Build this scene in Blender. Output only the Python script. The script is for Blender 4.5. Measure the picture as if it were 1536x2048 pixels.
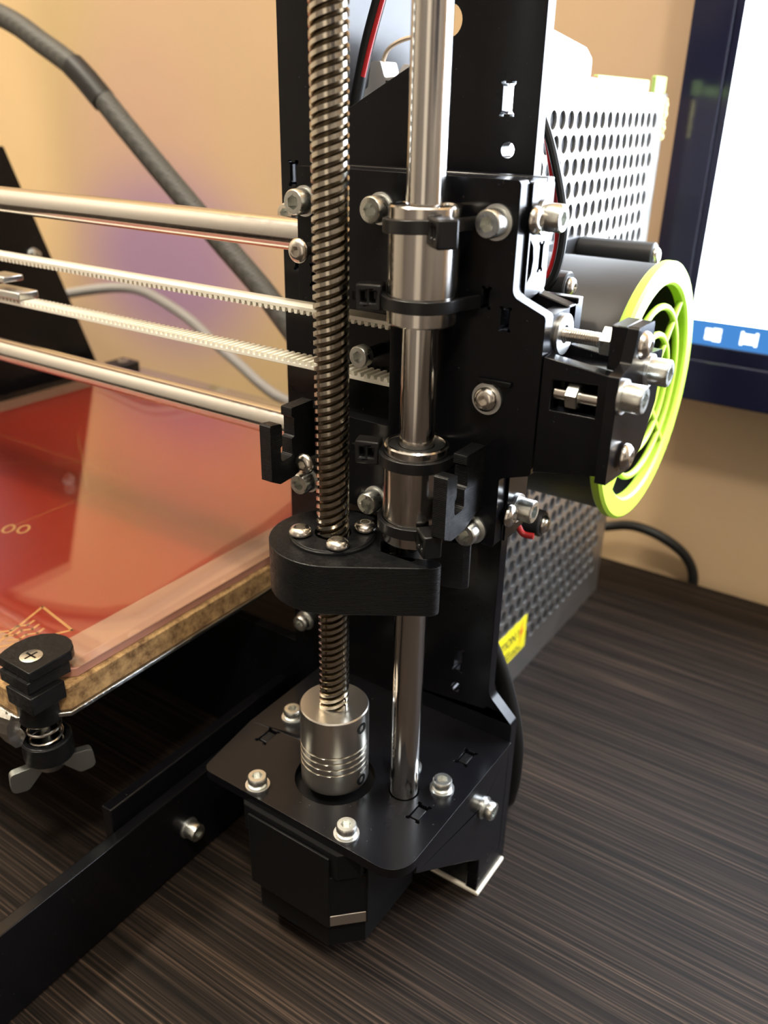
import bpy, bmesh, math, random
from mathutils import Vector, Matrix
from mathutils.geometry import tessellate_polygon

random.seed(7)
for o in list(bpy.data.objects):
    bpy.data.objects.remove(o, do_unlink=True)
scene = bpy.context.scene
COL = scene.collection
MM = 0.001
TZ = 51.0           # desk surface is at z = -51 mm in printer millimetres (motor plate top = 0)

# ------------------------------------------------------------------ camera
cam_d = bpy.data.cameras.new('camera')
cam = bpy.data.objects.new('camera', cam_d)
COL.objects.link(cam)
right = Vector((0.827388, 0.561334, 0.018252))
down = Vector((0.254419, -0.345636, -0.903220))
fwd = Vector((-0.500699, 0.751957, -0.428790))
m = Matrix(((right.x, -down.x, -fwd.x, 114.573 * MM), (right.y, -down.y, -fwd.y, -149.544 * MM),
            (right.z, -down.z, -fwd.z, 224.022 * MM), (0, 0, 0, 1)))
cam.matrix_world = m
cam_d.sensor_fit = 'VERTICAL'
cam_d.sensor_height = 36.0
cam_d.sensor_width = 27.0
cam_d.lens = 1706.3 / 2048 * 36.0
cam_d.clip_start = 0.005
cam_d.clip_end = 50
cam_d.dof.use_dof = True
cam_d.dof.focus_distance = 0.208
cam_d.dof.aperture_fstop = 16.0
scene.camera = cam

# ------------------------------------------------------------------ world, lamps, exposure
world = bpy.data.worlds.new('world')
scene.world = world
world.use_nodes = True
bg = world.node_tree.nodes['Background']
bg.inputs['Color'].default_value = (1.0, 0.93, 0.84, 1)
bg.inputs['Strength'].default_value = 0.25

def lamp(name, loc, power, radius, color):
    d = bpy.data.lights.new(name, 'POINT')
    d.energy = power
    d.shadow_soft_size = radius
    d.color = color
    o = bpy.data.objects.new(name, d)
    COL.objects.link(o)
    o.location = Vector(loc) * MM
    return o
lamp('ceiling_lamp_right', (560, -560, 1450), 50.0, 0.07, (1.0, 0.92, 0.78))
lamp('ceiling_lamp_left', (-620, -330, 1450), 74.0, 0.07, (1.0, 0.90, 0.74))

scene.view_settings.view_transform = 'Standard'
scene.view_settings.look = 'None'
scene.view_settings.gamma = 1.0
scene.view_settings.use_curve_mapping = False
scene.view_settings.exposure = 0.0

# ------------------------------------------------------------------ geometry helpers (all in mm)
class G:
    def __init__(s):
        s.v = []; s.f = []
    def add(s, vs, fs):
        b = len(s.v)
        s.v += [Vector(p) for p in vs]
        s.f += [tuple(i + b for i in f) for f in fs]
        return s
    def box(s, x0, x1, y0, y1, z0, z1):
        return s.add([(x0,y0,z0),(x1,y0,z0),(x1,y1,z0),(x0,y1,z0),(x0,y0,z1),(x1,y0,z1),(x1,y1,z1),(x0,y1,z1)],
                     [(0,3,2,1),(4,5,6,7),(0,1,5,4),(1,2,6,5),(2,3,7,6),(3,0,4,7)])
    def prism(s, outer, axis, lo, hi, holes=()):
        def mp(p, t):
            a, b = p
            return (t, a, b) if axis == 'x' else (a, t, b) if axis == 'y' else (a, b, t)
        loops = [list(outer)] + [list(h) for h in holes]
        flat = [p for l in loops for p in l]
        n = len(flat)
        tris = tessellate_polygon([[Vector((p[0], p[1], 0)) for p in l] for l in loops])
        vs = [mp(p, lo) for p in flat] + [mp(p, hi) for p in flat]
        fs = [tuple(t) for t in tris] + [tuple(i + n for i in reversed(t)) for t in tris]
        k = 0
        for l in loops:
            for i in range(len(l)):
                a = k + i; b = k + (i + 1) % len(l)
                fs.append((a, b, b + n, a + n))
            k += len(l)
        return s.add(vs, fs)
    def lathe(s, prof, c=(0,0,0), axis='z', n=32, cap=True):
        # prof: list of (r, h) along the axis
        def mp(r, a, h):
            u, w = r * math.cos(a), r * math.sin(a)
            if axis == 'z': return (c[0]+u, c[1]+w, c[2]+h)
            if axis == 'x': return (c[0]+h, c[1]+u, c[2]+w)
            return (c[0]+w, c[1]+h, c[2]+u)
        vs = []; fs = []
        for r, h in prof:
            for i in range(n): vs.append(mp(r, 2*math.pi*i/n, h))
        for j in range(len(prof)-1):
            for i in range(n):
                i2 = (i+1) % n
                fs.append((j*n+i, j*n+i2, (j+1)*n+i2, (j+1)*n+i))
        if cap:
            if prof[0][0] > 1e-6: fs.append(tuple(range(n))[::-1])
            if prof[-1][0] > 1e-6: fs.append(tuple((len(prof)-1)*n+i for i in range(n)))
        return s.add(vs, fs)
    def cyl(s, c, axis, r, lo, hi, n=32, ch=0.0):
        p = [(r-ch, lo), (r, lo+ch), (r, hi-ch), (r-ch, hi)] if ch > 0 else [(r, lo), (r, hi)]
        return s.lathe(p, c, axis, n)
    def ring(s, c, axis, ro, ri, lo, hi, n=48):
        return s.lathe([(ri, lo), (ro, lo), (ro, hi), (ri, hi), (ri, lo)], c, axis, n, cap=False)
    def sweep(s, path, prof, up=(0,0,1), closed=False):
        path = [Vector(p) for p in path]; up = Vector(up)
        m_ = len(prof); vs = []; fs = []; L = len(path)
        nrm = None
        for i, p in enumerate(path):
            a = path[(i-1) % L] if (i > 0 or closed) else path[i]
            b = path[(i+1) % L] if (i < L-1 or closed) else path[i]
            t = (b - a).normalized()
            if nrm is None:
                nrm = up - t * up.dot(t)
                if nrm.length < 1e-4: nrm = Vector((1,0,0)) - t * t.x
            else:
                nrm = nrm - t * nrm.dot(t)
            nrm.normalize()
            bi = t.cross(nrm)
            for u, w in prof: vs.append(p + bi * u + nrm * w)
        for i in range(L if closed else L-1):
            i2 = (i+1) % L
            for k in range(m_):
                k2 = (k+1) % m_
                fs.append((i*m_+k, i*m_+k2, i2*m_+k2, i2*m_+k))
        if not closed:
            fs.append(tuple(range(m_))[::-1]); fs.append(tuple((L-1)*m_+k for k in range(m_)))
        return s.add(vs, fs)
    def tube(s, path, r, n=12, closed=False):
        return s.sweep(path, [(r*math.cos(2*math.pi*k/n), r*math.sin(2*math.pi*k/n)) for k in range(n)], closed=closed)

def spline(pts, sub=8):
    P = [Vector(p) for p in pts]; out = []
    for i in range(len(P)-1):
        p0 = P[max(i-1,0)]; p1 = P[i]; p2 = P[i+1]; p3 = P[min(i+2,len(P)-1)]
        for k in range(sub):
            t = k/sub
            out.append(0.5*((2*p1)+(p2-p0)*t+(2*p0-5*p1+4*p2-p3)*t*t+(3*p1-p0-3*p2+p3)*t**3))
    out.append(P[-1])
    return out

def circ(cx, cy, r, n=24, a0=0.0):
    return [(cx + r*math.cos(a0+2*math.pi*i/n), cy + r*math.sin(a0+2*math.pi*i/n)) for i in range(n)]

def rpoly(pts, n=5):
    """polygon with rounded corners: pts = (x, y[, radius])"""
    out = []; L = len(pts)
    for i in range(L):
        p = Vector(pts[i][:2]); r = pts[i][2] if len(pts[i]) > 2 else 0
        if r <= 0:
            out.append((p.x, p.y)); continue
        a = (Vector(pts[i-1][:2]) - p).normalized(); b = (Vector(pts[(i+1) % L][:2]) - p).normalized()
        ang = a.angle(b); d = r / math.tan(ang/2)
        s0 = p + a*d; s1 = p + b*d
        c = p + (a+b).normalized() * (r / math.sin(ang/2))
        v0 = s0 - c; v1 = s1 - c
        th = math.atan2(v0.x*v1.y - v0.y*v1.x, v0.dot(v1))
        for k in range(n+1):
            t = th*k/n
            out.append((c.x + v0.x*math.cos(t) - v0.y*math.sin(t), c.y + v0.x*math.sin(t) + v0.y*math.cos(t)))
    return out

def slot(cx, cy, w, h, d=0.55):
    """T-slot outline with relief notches at the corners"""
    x, y = w/2, h/2
    return [(cx+a, cy+b) for a, b in [(-x-d,-y),(-x-d,-y-d),(-x+d,-y-d),(-x+d,-y),(x-d,-y),(x-d,-y-d),(x+d,-y-d),(x+d,-y),
            (x,-y+d),(x,y-d),(x+d,y),(x+d,y+d),(x-d,y+d),(x-d,y),(-x+d,y),(-x+d,y+d),(-x-d,y+d),(-x-d,y),(-x,y-d),(-x,-y+d)]]

WM = {}
def mesh_from(g, name, mat, c, sharp=35, scale=MM):
    me = bpy.data.meshes.new(name)
    me.from_pydata([tuple((p - c) * scale) for p in g.v], [], g.f)
    bm = bmesh.new(); bm.from_mesh(me)
    bmesh.ops.recalc_face_normals(bm, faces=bm.faces)
    bm.to_mesh(me); bm.free()
    for p in me.polygons: p.use_smooth = True
    me.set_sharp_from_angle(angle=math.radians(sharp))
    if mat: me.materials.append(mat)
    return me

def link(o, mw, parent):
    COL.objects.link(o)
    if parent is not None:
        o.parent = parent
        o.matrix_parent_inverse = WM[parent].inverted()
    o.matrix_basis = mw
    WM[o] = mw
    return o

def mk(name, g, mat, parent=None, bevel=0.0, sharp=35):
    xs = [p.x for p in g.v]; ys = [p.y for p in g.v]; zs = [p.z for p in g.v]
    c = Vector(((min(xs)+max(xs))/2, (min(ys)+max(ys))/2, min(zs)))
    me = mesh_from(g, name, mat, c, sharp)
    o = bpy.data.objects.new(name, me)
    link(o, Matrix.Translation((c + Vector((0,0,TZ))) * MM), parent)
    if bevel > 0:
        b = o.modifiers.new('bevel', 'BEVEL'); b.width = bevel*MM; b.segments = 2
        b.limit_method = 'ANGLE'; b.angle_limit = math.radians(45); b.harden_normals = False
    return o

def inst(name, me, pos, direction, parent, roll=0.0):
    o = bpy.data.objects.new(name, me)
    q = Vector((0,0,1)).rotation_difference(Vector(direction))
    mw = Matrix.Translation((Vector(pos) + Vector((0,0,TZ))) * MM) @ q.to_matrix().to_4x4() @ Matrix.Rotation(roll, 4, 'Z')
    return link(o, mw, parent)

def tag(o, label, cat, group=None, kind=None):
    o['label'] = label; o['category'] = cat
    if group: o['group'] = group
    if kind: o['kind'] = kind
    return o

def thing(name, label, cat, loc, group=None):
    o = bpy.data.objects.new(name, None)
    o.empty_display_size = 0.005
    link(o, Matrix.Translation((Vector(loc) + Vector((0,0,TZ))) * MM), None)
    return tag(o, label, cat, group)

def struct(o):
    o['kind'] = 'structure'
    return o

# ------------------------------------------------------------------ materials
MATS = {}
class N:
    """small node-tree builder"""
    def __init__(s, name):
        s.m = bpy.data.materials.new(name); s.m.use_nodes = True
        s.t = s.m.node_tree; s.b = s.t.nodes['Principled BSDF']; s.out = s.t.nodes['Material Output']
        MATS[name] = s.m
    def n(s, typ, **k):
        nd = s.t.nodes.new(typ)
        for a, b in k.items():
            if a in nd.inputs.keys(): nd.inputs[a].default_value = b
            else: setattr(nd, a, b)
        return nd
    def l(s, a, b): s.t.links.new(a, b)
    def set(s, **k):
        for a, b in k.items():
            a = a.replace('_', ' ')
            s.b.inputs[a].default_value = (b + (1,) if isinstance(b, tuple) and len(b) == 3 else b)
        return s
    def coord(s, scale=(1,1,1), rot=(0,0,0), loc=(0,0,0), kind='Object'):
        tc = s.n('ShaderNodeTexCoord'); mp = s.n('ShaderNodeMapping')
        mp.inputs['Scale'].default_value = scale; mp.inputs['Rotation'].default_value = rot; mp.inputs['Location'].default_value = loc
        s.l(tc.outputs[kind], mp.inputs['Vector'])
        return mp.outputs['Vector']
    def geo(s, scale=(1,1,1), rot=(0,0,0), loc=(0,0,0)):
        tc = s.n('ShaderNodeNewGeometry'); mp = s.n('ShaderNodeMapping')
        mp.inputs['Scale'].default_value = scale; mp.inputs['Rotation'].default_value = rot; mp.inputs['Location'].default_value = loc
        s.l(tc.outputs['Position'], mp.inputs['Vector'])
        return mp.outputs['Vector']
    def noise(s, vec, scale, detail=4, rough=0.55):
        nd = s.n('ShaderNodeTexNoise'); nd.inputs['Scale'].default_value = scale
        nd.inputs['Detail'].default_value = detail; nd.inputs['Roughness'].default_value = rough
        s.l(vec, nd.inputs['Vector'])
        return nd.outputs['Fac']
    def ramp(s, fac, stops):
        r = s.n('ShaderNodeValToRGB'); e = r.color_ramp.elements
        e[0].position, e[0].color = stops[0][0], tuple(stops[0][1]) + (1,)
        e[1].position, e[1].color = stops[1][0], tuple(stops[1][1]) + (1,)
        for p, c in stops[2:]:
            x = e.new(p); x.color = tuple(c) + (1,)
        s.l(fac, r.inputs['Fac'])
        return r.outputs['Color']
    def mix(s, fac, a, b, mode='MIX'):
        x = s.n('ShaderNodeMix', data_type='RGBA', blend_type=mode)
        for sock, v in ((x.inputs[0], fac), (x.inputs[6], a), (x.inputs[7], b)):
            if hasattr(v, 'is_linked'): s.l(v, sock)
            else: sock.default_value = v + (1,) if isinstance(v, tuple) else v
        return x.outputs[2]
    def bump(s, h, strength=0.2, dist=0.0002):
        b = s.n('ShaderNodeBump'); b.inputs['Strength'].default_value = strength; b.inputs['Distance'].default_value = dist
        s.l(h, b.inputs['Height']); s.l(b.outputs['Normal'], s.b.inputs['Normal'])
    def col(s, c): s.l(c, s.b.inputs['Base Color'])
    def rgh(s, c): s.l(c, s.b.inputs['Roughness'])

def simple(name, color, rough=0.5, metal=0.0, spec=0.5, **k):
    return N(name).set(Base_Color=color, Roughness=rough, Metallic=metal, Specular_IOR_Level=spec, **k)

# black acrylic: glossy with faint dust specks
a = simple('black_acrylic', (0.010, 0.010, 0.012), 0.2, 0.0, 0.27)
v = a.coord((1,1,1))
sp = a.ramp(a.noise(v, 900, 2), [(0.0, (0.0035,0.0035,0.0045)), (0.72, (0.004,0.004,0.005)), (0.82, (0.04,0.04,0.04))])
a.col(sp)
a.rgh(a.ramp(a.noise(v, 60, 4), [(0.3, (0.17,)*3), (0.75, (0.30,)*3)]))
# black printed plastic with layer lines
p = simple('printed_plastic', (0.005, 0.005, 0.0055), 0.4, 0.0, 0.22)
w = p.n('ShaderNodeTexWave', wave_type='BANDS', bands_direction='Z'); w.inputs['Scale'].default_value = 800; w.inputs['Distortion'].default_value = 1.2
p.l(p.coord(), w.inputs['Vector'])
ad = p.n('ShaderNodeMath', operation='ADD'); p.l(w.outputs['Fac'], ad.inputs[0]); p.l(p.noise(p.coord((1,1,2.2)), 2200, 2, 0.6), ad.inputs[1])
p.bump(ad.outputs[0], 0.55, 0.00012)
p.rgh(p.ramp(p.noise(p.coord(), 900, 3), [(0.35, (0.28,)*3), (0.7, (0.55,)*3)]))
simple('black_nylon', (0.006, 0.006, 0.0065), 0.33, 0.0, 0.4)
simple('black_rubber', (0.008, 0.008, 0.008), 0.5, 0.0, 0.4)
simple('fan_black', (0.016, 0.016, 0.017), 0.45, 0.0, 0.4)
simple('motor_black', (0.005, 0.005, 0.0055), 0.4, 0.0, 0.2)
z_ = simple('zinc', (0.66, 0.67, 0.63), 0.30, 1.0)
z_.rgh(z_.ramp(z_.noise(z_.coord(), 600, 3), [(0.3, (0.24,)*3), (0.7, (0.38,)*3)]))
simple('nickel', (0.70, 0.66, 0.60), 0.22, 1.0)
simple('wing_zinc', (0.42, 0.44, 0.42), 0.42, 1.0)
simple('washer_zinc', (0.74, 0.75, 0.74), 0.35, 1.0)
s_ = simple('rod_steel', (0.66, 0.64, 0.61), 0.14, 1.0)
s_.rgh(s_.ramp(s_.noise(s_.coord((1,1,0.05)), 900, 3), [(0.3, (0.10,)*3), (0.7, (0.19,)*3)]))
b_ = simple('bearing_steel', (0.60, 0.57, 0.53), 0.17, 1.0)
b_.rgh(b_.ramp(b_.noise(b_.coord((1,1,0.1)), 700, 3), [(0.3, (0.13,)*3), (0.7, (0.22,)*3)]))
# lead screw: bright crests, greasy dark flanks and roots
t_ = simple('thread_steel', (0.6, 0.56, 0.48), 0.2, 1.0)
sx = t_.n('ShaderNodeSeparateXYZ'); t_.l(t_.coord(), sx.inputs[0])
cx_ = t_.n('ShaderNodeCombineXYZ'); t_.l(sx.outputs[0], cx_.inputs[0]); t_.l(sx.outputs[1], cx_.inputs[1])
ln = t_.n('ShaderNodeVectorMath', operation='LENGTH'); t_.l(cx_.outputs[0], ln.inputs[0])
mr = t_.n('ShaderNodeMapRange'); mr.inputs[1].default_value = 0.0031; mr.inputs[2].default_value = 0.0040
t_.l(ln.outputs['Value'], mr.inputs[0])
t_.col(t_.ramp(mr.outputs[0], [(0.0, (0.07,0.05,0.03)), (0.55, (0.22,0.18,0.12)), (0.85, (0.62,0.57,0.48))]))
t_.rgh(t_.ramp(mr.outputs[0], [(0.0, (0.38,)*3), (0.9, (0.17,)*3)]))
c_ = simple('brushed_aluminium', (0.78, 0.75, 0.69), 0.28, 1.0)
c_.bump(c_.noise(c_.coord((1,1,30)), 120, 3), 0.05, 0.0001)
g_ = simple('galvanised_steel', (0.62, 0.60, 0.56), 0.30, 0.95)
g_.rgh(g_.ramp(g_.noise(g_.coord(), 90, 4), [(0.3, (0.28,)*3), (0.7, (0.36,)*3)]))
simple('dark_interior', (0.02, 0.02, 0.022), 0.7)
simple('white_belt', (0.82, 0.79, 0.68), 0.5)
simple('white_plastic', (0.75, 0.75, 0.72), 0.4)
simple('felt_white', (0.78, 0.72, 0.60), 0.9)
simple('neon_green', (0.52, 0.80, 0.06), 0.5)
simple('pale_green', (0.30, 0.42, 0.12), 0.5)
simple('red_wire', (0.42, 0.012, 0.014), 0.4)
simple('beige_wire', (0.62, 0.50, 0.36), 0.5)
simple('grey_cable', (0.30, 0.29, 0.28), 0.5)
simple('yellow_paper', (0.86, 0.74, 0.02), 0.5)
simple('ink_black', (0.03, 0.03, 0.02), 0.7)
simple('ink_red', (0.75, 0.10, 0.02), 0.6)
simple('bezel_black', (0.010, 0.011, 0.030), 0.12)  # navy tint puts blue lens glare into the bezel's base colour
simple('glue_yellow', (0.72, 0.62, 0.22), 0.45)
# braided sleeve
br = simple('braided_sleeve', (0.03, 0.03, 0.028), 0.6)
ck = br.n('ShaderNodeTexChecker'); ck.inputs['Scale'].default_value = 900
br.l(br.geo((1,1,1), (0.6,0.4,0.7)), ck.inputs['Vector'])
br.col(br.mix(ck.outputs['Fac'], (0.02,0.02,0.018), (0.075,0.072,0.062)))
# heated bed: red solder mask inside, bare pinkish margin outside (mm -> m, object space)
hb = simple('bed_red', (0.36, 0.022, 0.012), 0.35)
sb = hb.n('ShaderNodeSeparateXYZ'); hb.l(hb.coord(), sb.inputs[0])
ax = hb.n('ShaderNodeMath', operation='ABSOLUTE'); hb.l(sb.outputs[0], ax.inputs[0])
ay = hb.n('ShaderNodeMath', operation='ABSOLUTE'); hb.l(sb.outputs[1], ay.inputs[0])
mxx = hb.n('ShaderNodeMath', operation='MAXIMUM'); hb.l(ax.outputs[0], mxx.inputs[0]); hb.l(ay.outputs[0], mxx.inputs[1])
gt = hb.n('ShaderNodeMath', operation='GREATER_THAN'); hb.l(mxx.outputs[0], gt.inputs[0]); gt.inputs[1].default_value = 0.0975
hb.col(hb.mix(gt.outputs[0], (0.33,0.024,0.012), (0.46,0.22,0.16)))
simple('bed_gold', (0.60, 0.28, 0.10), 0.4)
simple('bed_trace', (0.42, 0.11, 0.035), 0.4)
# glass: clear pane with a mirror-like surface reflection
gl = N('glass_pane')
for nd in list(gl.t.nodes): gl.t.nodes.remove(nd)
go = gl.t.nodes.new('ShaderNodeOutputMaterial')
tr = gl.n('ShaderNodeBsdfTransparent'); tr.inputs[0].default_value = (0.93,0.96,0.94,1)
gs = gl.n('ShaderNodeBsdfGlossy'); gs.inputs['Roughness'].default_value = 0.03
lw = gl.n('ShaderNodeLayerWeight'); lw.inputs[0].default_value = 0.5
pw5 = gl.n('ShaderNodeMath', operation='POWER'); gl.l(lw.outputs['Facing'], pw5.inputs[0]); pw5.inputs[1].default_value = 3.6
fr = gl.n('ShaderNodeMath', operation='MULTIPLY_ADD'); gl.l(pw5.outputs[0], fr.inputs[0]); fr.inputs[1].default_value = 0.93; fr.inputs[2].default_value = 0.07
mxs = gl.n('ShaderNodeMixShader')
gl.l(fr.outputs[0], mxs.inputs[0]); gl.l(tr.outputs[0], mxs.inputs[1]); gl.l(gs.outputs[0], mxs.inputs[2]); gl.l(mxs.outputs[0], go.inputs[0])
# cork
ck_ = simple('cork', (0.30, 0.17, 0.07), 0.9)
vv = ck_.coord()
ck_.col(ck_.mix(ck_.ramp(ck_.noise(vv, 260, 5, 0.7), [(0.35, (0,0,0)), (0.65, (1,1,1))]), (0.13,0.065,0.025), (0.50,0.31,0.13)))
ck_.bump(ck_.noise(vv, 420, 4), 0.6, 0.0004)
fo = simple('foil_tape', (0.62, 0.62, 0.60), 0.28, 1.0)
fo.bump(fo.noise(fo.coord(), 240, 4), 0.9, 0.0006)
# desk: dark wenge laminate, fine light streaks along the printer's x axis
wd = simple('wenge', (0.03, 0.02, 0.015), 0.6, 0.0, 0.08)
v1 = wd.geo((8.0, 1150, 1), (0,0,math.radians(-3.5)))
v2 = wd.geo((2.0, 90, 1), (0,0,math.radians(-3.5)))
v3 = wd.geo((22, 1600, 1), (0,0,math.radians(-3.5)))
f1 = wd.noise(v1, 1.0, 4, 0.6); f2 = wd.noise(v2, 1.0, 3, 0.6); f3 = wd.noise(v3, 1.0, 2, 0.6)
c1 = wd.ramp(f1, [(0.38, (0.0075,0.0058,0.0050)), (0.53, (0.020,0.0148,0.0118)), (0.68, (0.070,0.047,0.033))])
c2 = wd.ramp(f2, [(0.28, (0.62,0.62,0.64)), (0.72, (1.2,1.15,1.1))])
c3 = wd.ramp(f3, [(0.3, (0.66,)*3), (0.7, (1.05,)*3)])
cc = wd.mix(1.0, wd.mix(1.0, c1, c2, 'MULTIPLY'), c3, 'MULTIPLY')
wd.col(cc)
wd.bump(f1, 0.12, 0.0002)
# wallpaper: warm beige with broad faded pink and violet print
wl = simple('wallpaper', (0.62, 0.44, 0.26), 0.75)
gp = wl.geo()
big = wl.noise(wl.geo((4.2, 4.2, 3.0)), 1.0, 2, 0.4)
base = wl.ramp(big, [(0.35, (0.56,0.40,0.20)), (0.52, (0.58,0.40,0.23)), (0.68, (0.52,0.36,0.23))])
def blob(cx, cz, rx, rz):
    sp_ = wl.n('ShaderNodeSeparateXYZ'); wl.l(gp, sp_.inputs[0])
    a1 = wl.n('ShaderNodeMath', operation='SUBTRACT'); wl.l(sp_.outputs[0], a1.inputs[0]); a1.inputs[1].default_value = cx*MM
    a2 = wl.n('ShaderNodeMath', operation='DIVIDE'); wl.l(a1.outputs[0], a2.inputs[0]); a2.inputs[1].default_value = rx*MM
    b1 = wl.n('ShaderNodeMath', operation='SUBTRACT'); wl.l(sp_.outputs[2], b1.inputs[0]); b1.inputs[1].default_value = (cz+TZ)*MM
    b2 = wl.n('ShaderNodeMath', operation='DIVIDE'); wl.l(b1.outputs[0], b2.inputs[0]); b2.inputs[1].default_value = rz*MM
    cb = wl.n('ShaderNodeCombineXYZ'); wl.l(a2.outputs[0], cb.inputs[0]); wl.l(b2.outputs[0], cb.inputs[1])
    le = wl.n('ShaderNodeVectorMath', operation='LENGTH'); wl.l(cb.outputs[0], le.inputs[0])
    mr_ = wl.n('ShaderNodeMapRange', interpolation_type='SMOOTHSTEP'); mr_.inputs[1].default_value = 1.0; mr_.inputs[2].default_value = 0.25
    wl.l(le.outputs['Value'], mr_.inputs[0])
    return mr_.outputs[0]
base = wl.mix(blob(-370, 120, 110, 150), base, (0.56,0.36,0.25))
base = wl.mix(blob(-358, 70, 125, 88), base, (0.36,0.22,0.34))
base = wl.mix(blob(-520, 140, 80, 200), base, (0.74,0.52,0.27))
wl.col(base)
simple('ceiling_paint', (0.66, 0.67, 0.68), 0.9)
simple('room_paint', (0.23, 0.22, 0.22), 0.9)
simple('cream_paint', (0.60, 0.57, 0.52), 0.9)
simple('grey_paint', (0.30, 0.28, 0.27), 0.9)
simple('door_white', (0.80, 0.79, 0.76), 0.5)
simple('floor_boards', (0.10, 0.07, 0.05), 0.5)
def emit(name, c, s):
    e = N(name); e.set(Base_Color=(0.0,0.0,0.0), Roughness=0.3, Emission_Color=c, Emission_Strength=s)
emit('screen_white', (0.80, 0.88, 1.0), 22.0)
emit('screen_blue', (0.06, 0.24, 0.62), 1.1)
emit('screen_icon', (0.90, 0.95, 1.0), 3.0)

# ------------------------------------------------------------------ the room
def plane(name, pts, mat):
    return struct(mk(name, G().add(pts, [(0,1,2,3)]), MATS[mat]))
X0, X1, Y0, Y1, ZF, ZC = -1600, 1700, -2200, 277, -801, 1750
struct(mk('wall_back', G().box(X0, X1, Y1, Y1+60, ZF, ZC), MATS['wallpaper']))
struct(mk('wall_front', G().box(X0, X1, Y0-60, Y0, ZF, ZC), MATS['room_paint']))
struct(mk('wall_left', G().box(X0-60, X0, Y0, Y1, ZF, ZC), MATS['cream_paint']))
struct(mk('wall_right', G().box(X1, X1+60, Y0, Y1, ZF, ZC), MATS['grey_paint']))
struct(mk('ceiling', G().box(X0, X1, Y0, Y1, ZC, ZC+40), MATS['ceiling_paint']))
struct(mk('floor', G().box(X0, X1, Y0, Y1, ZF-40, ZF), MATS['floor_boards']))

d1 = struct(mk('door_1', G().box(250, 1050, Y0+0.5, Y0+40, ZF+0.5, 1250), MATS['door_white'], None, 3))  # unseen door, added so the chrome rods reflect a bright strip
for k in range(2):
    mk('door_panel', G().box(340, 960, Y0+40, Y0+52, ZF+150+k*980, ZF+980+k*980), MATS['door_white'], d1, 4)
mk('door_handle', G().tube([(310,Y0+40,250),(310,Y0+90,250),(420,Y0+90,250)], 9, 12), MATS['zinc'], d1)
d2 = struct(mk('window_1', G().box(X1-30, X1-0.5, -1500, -500, 100, 1350), MATS['door_white'], None, 3))  # unseen window with panes, added only for the rods to reflect
mk('pane', G().box(X1-34, X1-30.2, -1440, -1010, 160, 1290), MATS['bezel_black'], d2)
mk('pane', G().box(X1-34, X1-30.2, -990, -560, 160, 1290), MATS['bezel_black'], d2)

desk = thing('desk', 'dark brown streaked wood desk under the printer', 'desk', (100, -60, ZF))
mk('desk_top', G().box(-700, 900, -420, 267.5, -79, -51), MATS['wenge'], desk, 0.6)
mk('side_panel', G().box(-690, -664, -400, 270, ZF, -79), MATS['wenge'], desk)
mk('side_panel', G().box(864, 890, -400, 270, ZF, -79), MATS['wenge'], desk)

# ------------------------------------------------------------------ fasteners (shared meshes)
def hexring(r, n=24):
    out = []
    for i in range(n):
        a = 2*math.pi*i/n
        k = (a + math.pi/6) % (math.pi/3) - math.pi/6
        rr = r * math.cos(math.pi/6) / math.cos(k)
        out.append((rr*math.cos(a), rr*math.sin(a)))
    return out
def screw_mesh(name, prof, hexr, depth, mat, n=24):
    g = G(); vs = []; fs = []
    rows = [[(r*math.cos(2*math.pi*i/n), r*math.sin(2*math.pi*i/n), h) for i in range(n)] for r, h in prof]
    top = prof[-1][1]
    hx = hexring(hexr, n)
    rows.append([(x, y, top) for x, y in hx])
    rows.append([(x, y, top-depth) for x, y in hx])
    for r in rows: vs += r
    for j in range(len(rows)-1):
        for i in range(n):
            i2 = (i+1) % n
            fs.append((j*n+i, j*n+i2, (j+1)*n+i2, (j+1)*n+i))
    fs.append(tuple((len(rows)-1)*n+i for i in range(n)))
    fs.append(tuple(range(n))[::-1])
    g.add(vs, fs)
    return mesh_from(g, name, MATS[mat], Vector((0,0,0)), 40)
CAP = screw_mesh('cap_screw', [(2.6,0.5),(2.75,0.7),(2.75,3.1),(2.45,3.5),(1.95,3.52)], 1.55, 1.9, 'zinc')
CAPL = screw_mesh('cap_screw', [(2.7,0.5),(2.9,0.7),(2.9,4.2),(2.6,4.6),(2.1,4.62)], 1.65, 2.4, 'zinc')
BTN = screw_mesh('button_screw', [(2.8,0.5),(2.85,0.7),(2.7,1.2),(2.2,1.75),(1.6,2.0),(1.35,2.05)], 1.2, 1.2, 'nickel')
BIGBTN = screw_mesh('button_screw', [(2.85,0.6),(2.9,0.8),(2.7,1.5),(2.1,2.15),(1.4,2.4)], 1.2, 1.3, 'nickel')
def washer_mesh(ro, ri, h, mat):
    return mesh_from(G().ring((0,0,0), 'z', ro, ri, 0, h, 32), 'washer', MATS[mat], Vector((0,0,0)))
WA = washer_mesh(3.45, 1.6, 0.5, 'washer_zinc')
WB = washer_mesh(3.6, 1.6, 0.6, 'washer_zinc')
def screw(kind, pos, d, parent, washer=WA, roll=None, name=None):
    me = {'cap': CAP, 'capl': CAPL, 'btn': BTN, 'bigbtn': BIGBTN}[kind]
    o = inst(name or ('button_screw' if 'btn' in kind else 'cap_screw'), me, pos, d, parent, random.random() if roll is None else roll)
    if washer: inst('washer', washer, pos, d, o)
    return o
def nut(pos, d, parent, r=3.2, h=2.6):
    g = G().lathe([(r-0.3,0),(r,0.25),(r,h-0.25),(r-0.3,h)], n=6)
    me = mesh_from(g, 'hex_nut', MATS['zinc'], Vector((0,0,0)), 20)
    return inst('hex_nut', me, pos, d, parent, 0.3)

AC = MATS['black_acrylic']
FY, PX, PZ = (0,-1,0), (1,0,0), (0,0,1)

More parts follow.
